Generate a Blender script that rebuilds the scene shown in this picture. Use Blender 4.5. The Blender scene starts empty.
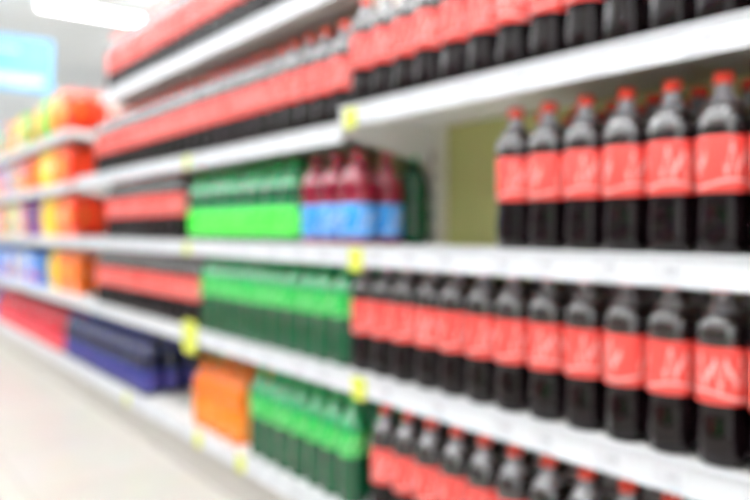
import bpy, math, random
import numpy as np
random.seed(4)
scene = bpy.context.scene
scene.view_settings.view_transform = 'Standard'
scene.view_settings.exposure = 0.05

# ------------------------------------------------------------ materials
def mat(name, col, rough=0.5, spec=0.5, metal=0.0, coat=0.0, noise=0.0, nscale=8.0, emit=None, estr=0.0):
    m = bpy.data.materials.new(name); m.use_nodes = True
    nt = m.node_tree; b = nt.nodes['Principled BSDF']
    b.inputs['Base Color'].default_value = (*col, 1)
    b.inputs['Roughness'].default_value = rough
    b.inputs['Metallic'].default_value = metal
    b.inputs['Specular IOR Level'].default_value = spec
    b.inputs['Coat Weight'].default_value = coat
    if noise > 0:
        tc = nt.nodes.new('ShaderNodeTexCoord'); n = nt.nodes.new('ShaderNodeTexNoise')
        n.inputs['Scale'].default_value = nscale; n.inputs['Detail'].default_value = 4
        nt.links.new(tc.outputs['Object'], n.inputs['Vector'])
        r = nt.nodes.new('ShaderNodeMapRange')
        r.inputs['To Min'].default_value = 1 - noise; r.inputs['To Max'].default_value = 1 + noise
        nt.links.new(n.outputs['Fac'], r.inputs['Value'])
        mx = nt.nodes.new('ShaderNodeVectorMath'); mx.operation = 'SCALE'
        mx.inputs[0].default_value = col
        nt.links.new(r.outputs['Result'], mx.inputs['Scale'])
        nt.links.new(mx.outputs['Vector'], b.inputs['Base Color'])
    if emit:
        b.inputs['Emission Color'].default_value = (*emit, 1)
        b.inputs['Emission Strength'].default_value = estr
    return m

def label_mat(name, col, ink, thick=0.085, swash_t=.04, strength=.8):
    """printed wrap label: flowing script-like ink in UV space (u round the bottle, v up the label)"""
    m = bpy.data.materials.new(name); m.use_nodes = True
    nt = m.node_tree; N = nt.nodes; L = nt.links; b = N['Principled BSDF']
    b.inputs['Roughness'].default_value = 0.34
    uv = N.new('ShaderNodeUVMap'); uv.uv_map = 'UVMap'
    sep = N.new('ShaderNodeSeparateXYZ'); L.new(uv.outputs['UV'], sep.inputs[0])
    def M(op, a, bb=None, c=None):
        n = N.new('ShaderNodeMath'); n.operation = op
        for i, v in enumerate((a, bb, c)):
            if v is None: continue
            if isinstance(v, (int, float)): n.inputs[i].default_value = v
            else: L.new(v, n.inputs[i])
        return n.outputs[0]
    u, v = sep.outputs['X'], sep.outputs['Y']
    ph = M('MULTIPLY', u, 75.4)
    w = M('MULTIPLY_ADD', M('SINE', ph), 0.17, 0.55)
    ph2 = M('MULTIPLY_ADD', u, 125.6, 1.1)
    w = M('MULTIPLY_ADD', M('SINE', ph2), 0.10, w)
    d = M('ABSOLUTE', M('SUBTRACT', v, w))
    letters = M('LESS_THAN', d, thick)
    uu = M('FRACT', M('MULTIPLY', u, 2.0))
    win = M('MULTIPLY', M('GREATER_THAN', uu, 0.12), M('LESS_THAN', uu, 0.88))
    letters = M('MULTIPLY', letters, win)
    sw = M('MULTIPLY_ADD', M('SINE', M('MULTIPLY', u, 12.566)), 0.06, 0.16)
    swash = M('LESS_THAN', M('ABSOLUTE', M('SUBTRACT', v, sw)), swash_t)
    ink_f = M('MULTIPLY', M('MAXIMUM', letters, swash), strength)
    mix = N.new('ShaderNodeMix'); mix.data_type = 'RGBA'
    mix.inputs['A'].default_value = (*col, 1); mix.inputs['B'].default_value = (*ink, 1)
    L.new(ink_f, mix.inputs['Factor'])
    L.new(mix.outputs['Result'], b.inputs['Base Color'])
    return m

cola = mat('cola_liquid_pet', (0.008, 0.004, 0.005), 0.06, 0.35)
shoulder = mat('cola_shoulder_pet', (0.014, 0.007, 0.008), 0.04, 1.0, coat=1.0)
neck = mat('clear_pet_neck', (0.28, 0.27, 0.29), 0.05, 1.0, coat=1.0)
cap_red = mat('red_cap', (0.95, 0.07, 0.035), 0.35)
lab_red = label_mat('red_label', (0.92, 0.095, 0.080), (0.95, 0.80, 0.78), .085, .03, .6)
gbody = mat('green_pet', (0.003, 0.095, 0.035), 0.08, 0.6, coat=0.4)
gneck = mat('green_pet_neck', (0.02, 0.42, 0.14), 0.07, 1.0, coat=1.0)  # lighter than the body: highlight sparkle put into the neck colour
gcap = mat('green_cap', (0.03, 0.60, 0.14), 0.35)
lab_green = label_mat('green_label', (0.01, 0.55, 0.08), (0.40, 0.95, 0.40), .13)
lab_lime = label_mat('lime_label', (0.05, 0.86, 0.05), (0.40, 0.98, 0.30))
rbody = mat('dark_red_pet', (0.24, 0.004, 0.025), 0.10, 0.5, coat=0.3)
rneck = mat('dark_red_neck', (0.34, 0.02, 0.05), 0.08, 1.0, coat=0.8)
rcap = mat('maroon_cap', (0.50, 0.01, 0.04), 0.35)
lab_blue = label_mat('blue_label', (0.03, 0.32, 0.82), (0.9, 0.93, 0.97), .08, .02)
obody = mat('orange_soda_pet', (1.0, 0.22, 0.01), 0.14, 0.5, coat=0.4)
ocap = mat('orange_cap', (1.0, 0.28, 0.03), 0.35)
lab_orange = label_mat('orange_label', (1.0, 0.25, 0.01), (1.0, 0.5, 0.1))
bbody = mat('navy_pet', (0.006, 0.009, 0.04), 0.10, 0.5, coat=0.2)
bneck = mat('navy_neck', (0.02, 0.028, 0.13), 0.10, 0.7, coat=0.4)
bcap = mat('blue_cap', (0.05, 0.07, 0.42), 0.35)
lab_navy = label_mat('navy_label', (0.015, 0.035, 0.25), (0.16, 0.09, 0.38), .12)
lab_crim = label_mat('crimson_label', (0.85, 0.03, 0.06), (0.9, 0.3, 0.3))
cbody = mat('crimson_pet', (0.55, 0.01, 0.03), 0.14, 0.5, coat=0.3)

shelf_w = mat('shelf_white_enamel', (0.88, 0.87, 0.85), 0.4, noise=0.03)
lip_w = mat('price_rail_white', (0.82, 0.84, 0.88), 0.3, noise=0.02)
back_m = mat('back_panel_olive', (0.56, 0.57, 0.22), 0.6, noise=0.05)
post_m = mat('upright_cream', (0.88, 0.86, 0.78), 0.5, noise=0.03)
slot_m = mat('upright_slots', (0.15, 0.15, 0.14), 0.6)
kick_m = mat('kick_plate', (0.66, 0.63, 0.59), 0.5, noise=0.03)
card_w = mat('price_card', (0.76, 0.77, 0.81), 0.5)
ink_m = mat('price_ink', (0.60, 0.61, 0.65), 0.5)
yel = mat('yellow_tag', (0.78, 0.84, 0.10), 0.45)
tag_ink = mat('tag_ink', (.6, .62, .10), .5)

# ------------------------------------------------------------ helpers
def new_obj(name, me, parent=None, loc=(0, 0, 0)):
    o = bpy.data.objects.new(name, me); scene.collection.objects.link(o)
    o.location = loc
    if parent: o.parent = parent
    return o

class MB:
    def __init__(s): s.v = []; s.f = []; s.m = []
    def box(s, a, b, mi=0):
        x0, y0, z0 = [min(p, q) for p, q in zip(a, b)]; x1, y1, z1 = [max(p, q) for p, q in zip(a, b)]; n = len(s.v)
        s.v += [(x0,y0,z0),(x1,y0,z0),(x1,y1,z0),(x0,y1,z0),(x0,y0,z1),(x1,y0,z1),(x1,y1,z1),(x0,y1,z1)]
        for q in ((0,3,2,1),(4,5,6,7),(0,1,5,4),(1,2,6,5),(2,3,7,6),(3,0,4,7)):
            s.f.append(tuple(n+i for i in q)); s.m.append(mi)
    def prism(s, poly, y0, y1, mi=0):   # poly in xz
        n = len(s.v); k = len(poly)
        s.v += [(p[0], y0, p[1]) for p in poly] + [(p[0], y1, p[1]) for p in poly]
        s.f.append(tuple(range(n, n+k))); s.m.append(mi)
        s.f.append(tuple(range(n+2*k-1, n+k-1, -1))); s.m.append(mi)
        for i in range(k):
            j = (i+1) % k
            s.f.append((n+i, n+k+i, n+k+j, n+j)); s.m.append(mi)
    def make(s, name, mats, parent=None):
        me = bpy.data.meshes.new(name); me.from_pydata(s.v, [], s.f)
        for m in mats: me.materials.append(m)
        me.polygons.foreach_set('material_index', s.m); me.update()
        return new_obj(name, me, parent)

# ------------------------------------------------------------ bottle template (lathe, fluted / dimpled shoulders)
def lathe(profile, seg=32, lobes=8):
    V = []; F = []; MI = []; UV = []
    lab = [p[0] for i, p in enumerate(profile) if p[2] == 1]
    l0 = min(lab); l1 = max(profile[i+1][0] for i, p in enumerate(profile[:-1]) if p[2] == 1)
    n = len(profile)
    for (z, r, mi, fl) in profile:
        for k in range(seg):
            a = 2*math.pi*k/seg
            rr = r*(1 + fl*math.cos(lobes*a))
            V.append((rr*math.cos(a), rr*math.sin(a), z))
    for i in range(n-1):
        for k in range(seg):
            j = (k+1) % seg
            F.append((i*seg+k, i*seg+j, (i+1)*seg+j, (i+1)*seg+k)); MI.append(profile[i][2])
            v0 = (profile[i][0]-l0)/(l1-l0); v1 = (profile[i+1][0]-l0)/(l1-l0)
            UV += [(k/seg, v0), ((k+1)/seg, v0), ((k+1)/seg, v1), (k/seg, v1)]
    return (np.array(V), np.array(F), np.array(MI), np.array(UV))

cap_part = lambda z, h: [(z, .0155, 2, 0), (z+.001, .0172, 2, .02), (z+h-.004, .0168, 2, .02), (z+h-.001, .0150, 2, 0), (z+h, .0100, 2, 0), (z+h, .0003, 2, 0)]
# material slots: 0 body, 1 label, 2 cap, 3 neck, 4 shoulder
T_COLA = lathe([(.004, .0003, 0, 0), (.006, .020, 0, 0), (.000, .030, 0, 0), (.003, .037, 0, .06), (.014, .0415, 0, .06), (.035, .0445, 0, -.03),
    (.060, .0438, 0, .03), (.082, .0415, 0, .01), (.098, .0408, 0, 0), (.106, .0425, 0, 0), (.108, .0435, 1, 0), (.156, .0433, 1, 0), (.204, .0437, 4, 0),
    (.207, .0430, 4, .0), (.213, .0445, 4, .03), (.220, .0448, 4, -.06), (.228, .0440, 4, .06), (.236, .0420, 4, -.07), (.244, .0390, 4, .07), (.252, .0350, 4, -.07), (.260, .0295, 3, .05), (.269, .0220, 3, -.02),
    (.278, .0165, 3, 0), (.286, .0145, 3, 0), (.289, .0145, 3, 0), (.290, .0180, 3, 0), (.293, .0180, 3, 0)] + cap_part(.294, .022))
T_LOW = lathe([(.004, .0003, 0, 0), (.000, .030, 0, .05), (.004, .043, 0, .05), (.014, .0490, 0, .02), (.022, .0495, 0, 0), (.024, .0505, 1, 0),
    (.075, .0505, 1, 0), (.122, .0505, 0, 0), (.124, .0490, 0, 0), (.132, .0470, 3, .02), (.144, .0505, 0, .03), (.160, .0500, 0, -.03), (.176, .0495, 0, .03),
    (.192, .0470, 3, -.04), (.208, .0400, 3, .05), (.224, .0300, 3, -.02), (.238, .0200, 3, 0), (.248, .0150, 3, 0), (.254, .0145, 3, 0), (.255, .018, 3, 0), (.258, .018, 3, 0)] + cap_part(.259, .018))
T_GREEN = lathe([(.004, .0003, 0, 0), (.000, .030, 0, .05), (.004, .040, 0, .06), (.015, .0430, 0, -.03), (.040, .0420, 0, .04), (.070, .0430, 0, -.03), (.100, .0425, 0, .03),
    (.140, .0425, 0, 0), (.142, .0435, 1, 0), (.180, .0435, 1, 0), (.214, .0435, 0, 0), (.216, .0425, 3, 0), (.226, .0420, 3, -.05), (.240, .0370, 3, .05),
    (.254, .0290, 3, -.05), (.268, .0200, 3, 0), (.277, .0150, 3, 0), (.285, .0140, 3, 0), (.286, .0175, 3, 0), (.289, .0175, 3, 0)] + cap_part(.290, .020))

XF = 1.17     # front plane of the shelf lips
XB = 1.55     # back panel
def bottle_rows(name, T, mats, s0, s1, z, rows=3, pitch=.0945, x0=XF+.057, xp=None):
    V, F, MI, UV = T
    xp = xp or pitch
    n = max(1, int(round((s1-s0)/pitch)))
    pts = []
    for i in range(n):
        for r in range(rows):
            pts.append((x0 + r*xp + random.uniform(-.003, .003), s0 + pitch*(i+.5) + random.uniform(-.002, .002), z, random.gauss(0, .35)))
    AV = []; AF = []
    for k, (x, y, zz, a) in enumerate(pts):
        c, s = math.cos(a), math.sin(a)
        W = V.copy(); W[:, 0] = V[:, 0]*c - V[:, 1]*s + x; W[:, 1] = V[:, 0]*s + V[:, 1]*c + y; W[:, 2] = V[:, 2] + zz
        AV.append(W); AF.append(F + k*len(V))
    AV = np.concatenate(AV); AF = np.concatenate(AF)
    me = bpy.data.meshes.new(name); me.from_pydata(AV.tolist(), [], AF.tolist())
    for m in mats: me.materials.append(m)
    me.polygons.foreach_set('material_index', np.tile(MI, len(pts)).astype(np.int32))
    me.polygons.foreach_set('use_smooth', np.ones(len(AF), dtype=bool))
    uvl = me.uv_layers.new(name='UVMap')
    uvl.data.foreach_set('uv', np.tile(UV, (len(pts), 1)).astype(np.float32).ravel())
    me.update()
    return new_obj(name, me)

COLA = [cola, lab_red, cap_red, neck, shoulder]
GRN = [gbody, lab_green, gcap, gneck]
LIME = [gbody, lab_lime, gcap, gneck]
MAR = [rbody, lab_blue, rcap, rneck]
ORG = [obody, lab_orange, ocap, obody]
NAV = [bbody, lab_navy, bcap, bneck]
CRI = [cbody, lab_crim, rcap, cbody]

# ------------------------------------------------------------ shelf heights
ZD, ZC, ZB, ZA, ZA2, ZT = .205, .600, .955, 1.345, 1.303, 1.725
S_START, S_MID, S_M2, S_END = .11, 1.73, 3.06, 4.52
S_TOP = 4.24      # end of the stocked part
S_TT = 4.02       # end of the top shelf

def gondola(name, y0, y1, joints, shelves, top, xf=XF, xb=XB, back=back_m, tail=None):
    """xf: aisle side, xb: back side; works for either facing"""
    root = bpy.data.objects.new(name, None); scene.collection.objects.link(root)
    d = 1 if xb > xf else -1
    m = MB()
    m.box((xb, y0, .0), (xb+.025*d, tail or y1, top))
    if tail: m.box((xb, tail, .0), (xb+.025*d, y1, 1.65), 1)
    m.make('back_panel', [back, shelf_w], root)
    m = MB()
    for y in joints:
        w = .07
        ya, yb = y-w/2, y+w/2
        if y == joints[0]: ya, yb = y, y+w/2
        if y == joints[-1]: ya, yb = y-w/2, y
        tp = 1.65 if (tail and y > tail) else top
        m.box((xb-.035*d, ya, 0), (xb-.001*d, yb, tp), 0)
        yc = (ya+yb)/2
        zz = .25
        while zz < tp-.05:
            m.box((xb-.036*d, yc-.004, zz), (xb-.035*d, yc+.004, zz+.03), 1); zz += .06
    m.make('uprights', [post_m, slot_m], root)
    m = MB(); m.box((xf+.03*d, y0, 0), (xb, y1, .13)); m.make('kick_plate', [kick_m], root)
    k = 0
    for (z, a, b) in shelves:
        k += 1
        m = MB()
        m.box((xf+.006*d, a+.002, z-.028), (xb-.037*d, b-.002, z), 0)
        m.box((xf-.004*d, a+.002, z-.052), (xf+.008*d, b-.002, z+.004), 1)
        m.box((xf-.008*d, a+.002, z-.054), (xf-.003*d, b-.002, z-.048), 1)
        m.box((xf-.008*d, a+.002, z-.001), (xf-.003*d, b-.002, z+.004), 1)
        for yy in (a+.01, b-.014):
            m.prism([(xb-.037*d, z-.028), (xb-.037*d, z-.10), (xf+.08*d, z-.045), (xf+.03*d, z-.028)], yy, yy+.004, 0)
        y = a+.06
        while y < b-.08:
            m.box((xf-.0065*d, y, z-.044), (xf-.004*d, y+.055, z-.006), 2)
            m.box((xf-.0072*d, y+.006, z-.030), (xf-.0064*d, y+.028, z-.020), 3)
            y += .1+random.random()*.12
        m.make('shelf_%d' % k, [shelf_w, lip_w, card_w, ink_m], root)
    return root

gondola('supermarket_shelving', S_START, S_END, [S_START, S_MID, S_M2, S_TT-.035, S_END],
    [(ZD, S_START, S_MID), (ZD, S_MID, S_M2), (ZD, S_M2, S_END),
     (ZC, S_START, S_MID), (ZC, S_MID, S_M2), (ZC, S_M2, S_END),
     (ZB, S_START, S_MID), (ZB, S_MID, S_M2), (ZB, S_M2, S_END),
     (ZA, S_START, S_MID), (ZA2, S_MID, S_M2), (ZA2, S_M2, S_END),
     (ZT, S_MID, S_M2), (ZT, S_M2, S_TT)], 2.05, tail=S_TT)

# ------------------------------------------------------------ stock, main gondola
P = .0945
bottle_rows('cola_bottles', T_COLA, COLA, 1.165-11*P, S_MID-.02, ZA)
bottle_rows('cola_bottles', T_COLA, COLA, 1.165-9*P, 1.165, ZB)
bottle_rows('cola_bottles', T_COLA, COLA, 1.165-11*P, S_MID-.02, ZC)
bottle_rows('cola_bottles', T_COLA, COLA, 1.165-11*P, S_MID-.08, ZD)
bottle_rows('cola_bottles', T_COLA, COLA, S_MID+.02, S_TOP, ZA2)
bottle_rows('cola_bottles', T_COLA, COLA, S_MID+.02, S_TT-.04, ZT)
bottle_rows('cola_bottles', T_COLA, COLA, 3.00, S_TOP-.16, ZB)
bottle_rows('cola_bottles', T_COLA, COLA, 2.80, S_TOP-.04, ZC)
bottle_rows('green_soda_bottles', T_GREEN, GRN, S_MID+.01, 2.78, ZC)
bottle_rows('green_soda_bottles', T_GREEN, GRN, S_MID-.03, 2.40, ZD)
bottle_rows('lime_soda_bottles', T_LOW, LIME, 2.05, 2.93, ZB, pitch=.108, x0=XF+.066)
bottle_rows('dark_red_soda_bottles', T_LOW, MAR, 1.69, 2.02, ZB, rows=2, pitch=.108, x0=XF+.066)
bottle_rows('green_soda_bottles', T_LOW, [gbody, gbody, gcap, gbody], 1.70, 1.80, ZB, rows=1, pitch=.108, x0=XF+.285)
bottle_rows('orange_soda_bottles', T_LOW, ORG, 2.43, 2.86, ZD, pitch=.108, x0=XF+.066)
bottle_rows('blue_soda_bottles', T_LOW, NAV, 3.42, S_END-.02, ZD, pitch=.108, x0=XF+.066)

# ------------------------------------------------------------ far gondola with packets
F0, F1 = 4.55, 9.95
FS = [ZD, ZC, ZB, 1.29, 1.62]
J = [F0, 5.9, 7.25, 8.6, F1]
gondola('snack_shelving', F0, F1, J, [(z, a, b) for z in FS[:3] for a, b in zip(J[:-1], J[1:])] +
        [(z, a, b) for z in FS[3:] for a, b in zip([4.72]+J[1:-1], J[1:])], 1.90, back=shelf_w)

def bag_mesh(mb, x, y, z, w, h, t, mi, nu=8, nv=10):
    n = len(mb.v)
    for side in (-1, 1):
        for j in range(nv+1):
            v = j/nv
            for i in range(nu+1):
                u = i/nu
                bul = (math.sin(math.pi*min(max((v-.06)/.88, 0), 1))**.6) * (math.sin(math.pi*u)**.5)
                wr = 1 + .03*math.sin(j*2.1+i)
                pinch = 1 - .06*math.sin(math.pi*v)
                mb.v.append((x + side*(t/2*bul*wr+.001), y + (u-.5)*w*pinch, z + v*h))
    K = (nu+1)*(nv+1)
    alt = random.choice([0, 2, 3, 7])
    for sd in (0, 1):
        for j in range(nv):
            for i in range(nu):
                a = n+sd*K+j*(nu+1)+i; q = (a, a+1, a+nu+2, a+nu+1)
                mb.f.append(q if sd else q[::-1])
                mb.m.append(alt if (j in (4, 5) and 1 < i < nu-2) else mi)
def carton(mb, x, y, z, w, h, t, mi):
    mb.box((x-t/2, y-w/2, z), (x+t/2, y+w/2, z+h), mi)
    mb.box((x-t/2-.001, y-w*.3, z+h*.66), (x-t/2, y+w*.3, z+h*.78), 7)
    mb.box((x-t/2-.001, y-w*.3, z+h*.15), (x-t/2, y+w*.3, z+h*.4), (mi+2) % 5)

PK = [mat('pack_orange', (1.0, .20, .015), .35), mat('pack_red', (.90, .05, .015), .35), mat('pack_yellow', (1.0, .72, .02), .35),
      mat('pack_green', (.08, .52, .05), .35), mat('pack_blue', (.03, .25, .85), .35), mat('pack_purple', (.25, .05, .35), .35),
      mat('pack_cream', (.9, .65, .45), .35), mat('pack_white', (.85, .85, .83), .4)]
def fill(name, z, a, b, palette, kind, h, w, rows=3):
    mb = MB(); y = a + w/2 + .005; k = 0
    while y + w/2 < b:
        c = palette[k % len(palette)]; k += 1
        hh = h*random.uniform(.92, 1)
        for r in range(rows):
            x = XF+.06+r*.095
            if kind == 'bag': bag_mesh(mb, x, y, z, w, hh, .075, c)
            else: carton(mb, x, y, z, w, hh, .085, c)
        y += w+.008
    return mb.make(name, PK)
b = 5.88
fill('snack_bags', 1.62, 4.80, b, [1, 0, 0, 3, 3, 0], 'bag', .30, .17)
fill('snack_bags', 1.29, 4.80, b, [1, 0, 0, 2, 2, 1], 'bag', .28, .17)
fill('snack_bags', ZB, 4.72, b, [1, 0, 0, 2, 2, 5, 0], 'bag', .29, .17)
fill('snack_bags', ZC, F0+.06, 5.5, [0, 0, 0, 2, 0], 'bag', .27, .19)
fill('cereal_cartons', ZC, 5.55, 7.2, [4, 4, 4, 7, 4, 6], 'carton', .24, .15)
fill('snack_cartons', 1.62, 5.92, 9.9, [3, 2, 2, 0, 1, 3, 4], 'carton', .26, .16)
fill('snack_cartons', 1.29, 5.92, 9.9, [0, 5, 1, 2, 4, 4, 0], 'carton', .24, .16)
fill('snack_cartons', ZB, 5.92, 9.9, [5, 0, 7, 3, 2, 1], 'carton', .24, .16)
fill('snack_cartons', ZC, 7.3, 9.9, [4, 1, 6, 5], 'carton', .25, .16)
bottle_rows('blue_soda_bottles', T_LOW, NAV, F0+.02, 4.92, ZD, pitch=.108, x0=XF+.066)
bottle_rows('crimson_soda_bottles', T_LOW, CRI, 4.98, 7.2, ZD, pitch=.108, x0=XF+.066)
fill('snack_cartons', ZD, 7.3, 9.9, [4, 1, 6, 7], 'carton', .25, .16)

# ------------------------------------------------------------ opposite side of the aisle, unseen; added to darken and break up bottle reflections
OX = -1.25
OJ = [-1.6, -.27, 1.06, 2.39, 3.72, 5.05, 6.38]
gondola('opposite_shelving', OJ[0], OJ[-1], OJ, [(z, p, q) for z in (ZD, ZC, ZB, 1.33, 1.72) for p, q in zip(OJ[:-1], OJ[1:])], 2.0, xf=OX, xb=OX-.38, back=back_m)
for k, z in enumerate((ZD, ZC, ZB, 1.33, 1.72)):
    sets = [(T_GREEN, GRN, 'green_soda_bottles'), (T_COLA, COLA, 'cola_bottles'), (T_GREEN, NAV, 'blue_soda_bottles')]
    for q in range(3):
        T, M_, nm = sets[(q+k) % 3]
        bottle_rows(nm, T, M_, OJ[2*q]+.03, OJ[2*q+2]-.03, z, rows=2, x0=OX-.057-.0945)

# ------------------------------------------------------------ yellow shelf tags
def tag(s, z, size):
    m = MB(); x = XF-.011; r = size/2; c = r*.35
    pts = []
    for (sy, sz, a0) in ((1, 1, 0), (-1, 1, 90), (-1, -1, 180), (1, -1, 270)):
        for k in range(5):
            a = math.radians(a0+k*22.5)
            pts.append((s + sy*(r-c)+c*math.cos(a), z + sz*(r-c)+c*math.sin(a)))
    n = len(pts)
    m.v = [(x, p[0], p[1]) for p in pts] + [(x+.003, p[0], p[1]) for p in pts]
    m.f = [tuple(range(n-1, -1, -1)), tuple(range(n, 2*n))] + [(i, (i+1) % n, n+(i+1) % n, n+i) for i in range(n)]
    m.m = [0]*len(m.f)
    m.box((x-.0006, s-r*.5, z-r*.25), (x, s+r*.5, z+r*.05), 1)
    m.box((x-.0006, s-r*.35, z+r*.25), (x, s+r*.35, z+r*.4), 1)
    m.make('yellow_price_tag', [yel, tag_ink])
for t in ((2.80, .570, .135), (1.645, .917, .062), (1.67, 1.31, .055), (1.63, .565, .062), (2.83, 1.275, .05), (2.83, .925, .05),
          (2.72, .175, .06), (2.35, .175, .06), (3.58, .175, .055)):
    tag(*t)

# ------------------------------------------------------------ room
RX0, RX1, RY0, RY1, H = -3.0, 7.0, -2.5, 17.0, 4.1
def tile_mat():
    m = bpy.data.materials.new('floor_tiles'); m.use_nodes = True
    nt = m.node_tree; N = nt.nodes; L = nt.links; b = N['Principled BSDF']
    tc = N.new('ShaderNodeTexCoord'); br = N.new('ShaderNodeTexBrick')
    br.offset = 0; br.inputs['Scale'].default_value = 1
    br.inputs['Brick Width'].default_value = .6; br.inputs['Row Height'].default_value = .6
    br.inputs['Mortar Size'].default_value = .004
    br.inputs['Color1'].default_value = (.55, .52, .47, 1); br.inputs['Color2'].default_value = (.58, .55, .50, 1)
    br.inputs['Mortar'].default_value = (.42, .39, .35, 1)
    L.new(tc.outputs['Object'], br.inputs['Vector'])
    n = N.new('ShaderNodeTexNoise'); n.inputs['Scale'].default_value = 6; L.new(tc.outputs['Object'], n.inputs['Vector'])
    mx = N.new('ShaderNodeMix'); mx.data_type = 'RGBA'; mx.blend_type = 'OVERLAY'; mx.inputs['Factor'].default_value = .10
    L.new(br.outputs['Color'], mx.inputs['A']); L.new(n.outputs['Color'], mx.inputs['B'])
    L.new(mx.outputs['Result'], b.inputs['Base Color']); b.inputs['Roughness'].default_value = .28
    return m
wall_m = mat('painted_wall', (.90, .91, .92), .7, noise=.02, nscale=2)
ceil_m = mat('ceiling_panels', (.93, .95, .96), .8, noise=.02, nscale=2)
def rb(name, a, b, m):
    q = MB(); q.box(a, b); return q.make(name, [m])
rb('floor', (RX0, RY0, -.1), (RX1, RY1, 0), tile_mat())
rb('ceiling', (RX0, RY0, H), (RX1, RY1, H+.1), ceil_m)
rb('wall_left', (RX0-.1, RY0, 0), (RX0, RY1, H), wall_m)
rb('wall_right', (RX1, RY0, 0), (RX1+.1, RY1, H), wall_m)
rb('wall_far', (RX0, RY1, 0), (RX1, RY1+.1, H), wall_m)
rb('wall_near', (RX0, RY0-.1, 0), (RX1, RY0, H), wall_m)
rb('baseboard_far', (RX0, RY1-.02, 0), (RX1, RY1, .12), kick_m)

# suspended lamps; their glowing tops are added to brighten the ceiling
tube = mat('lamp_tube', (1, 1, 1), .5, emit=(.97, .985, 1), estr=22)
up = mat('added_uplight', (1, 1, 1), .5, emit=(.97, .985, 1), estr=26)
hous = mat('lamp_housing', (.85, .85, .85), .4)
LZ = 3.60
spots = [(-1.9, y) for y in (-1.1, 1.4, 3.9, 6.4, 8.9, 11.4)]
spots += [(.15, y) for y in (-1.6, -.3, 1.0, 2.3, 3.6, 4.9, 6.4, 8.2, 10.5, 13, 15.5)]  # out-of-view row over the aisle, added to brighten it
spots += [(2.5, y) for y in (-.2, 2.9, 8.85)]
spots += [(4.1, y) for y in (-.2, 2.9, 8.85, 12.0, 14.8)]
for x, y in spots:
    if (x, y) == (4.1, 12.0): x = 5.6
    m = MB()
    m.box((x-.62, y-.13, LZ-.04), (x+.62, y+.13, LZ), 0)
    m.prism([(x-.60, LZ-.04), (x-.58, LZ-.075), (x+.58, LZ-.075), (x+.60, LZ-.04)], y-.10, y+.10, 1)
    if y < 14:
        m.prism([(x-.60, LZ), (x-.58, LZ+.008), (x+.58, LZ+.008), (x+.60, LZ)], y-.10, y+.10, 2)
    for xx in (x-.61, x+.607): m.box((xx, y-.002, LZ), (xx+.004, y+.002, H-.001), 0)
    m.make('ceiling_lamp', [hous, tube, up])

# hanging blue sign
m = MB()
sx, sy = 1.70, 9.8
m.box((sx-.85, sy, 2.72), (sx+.55, sy+.03, 3.38), 0)
m.box((sx-.65, sy-.002, 2.80), (sx+.45, sy, 2.90), 1)
m.box((sx-.45, sy-.002, 3.20), (sx+.15, sy, 3.24), 1)
for xx in (sx-.7, sx+.4): m.box((xx-.004, sy+.011, 3.38), (xx+.004, sy+.019, H-.001), 2)
m.make('hanging_sign', [mat('sign_blue', (.20, .55, .88), .4), card_w, hous])

# ------------------------------------------------------------ world + camera
w = bpy.data.worlds.new('world'); scene.world = w; w.use_nodes = True
w.node_tree.nodes['Background'].inputs['Color'].default_value = (.9, .95, 1, 1)
w.node_tree.nodes['Background'].inputs['Strength'].default_value = .5

cd = bpy.data.cameras.new('camera'); cam = bpy.data.objects.new('camera', cd); scene.collection.objects.link(cam)
cd.lens = 35.04; cd.sensor_width = 36; cd.shift_y = -20/750
cam.location = (0, 0, 1.0)
cam.rotation_euler = (math.radians(90), 0, -math.atan(545/730))
cd.dof.use_dof = True; cd.dof.focus_distance = .55; cd.dof.aperture_fstop = 2.5
cd.clip_start = .01
scene.camera = cam
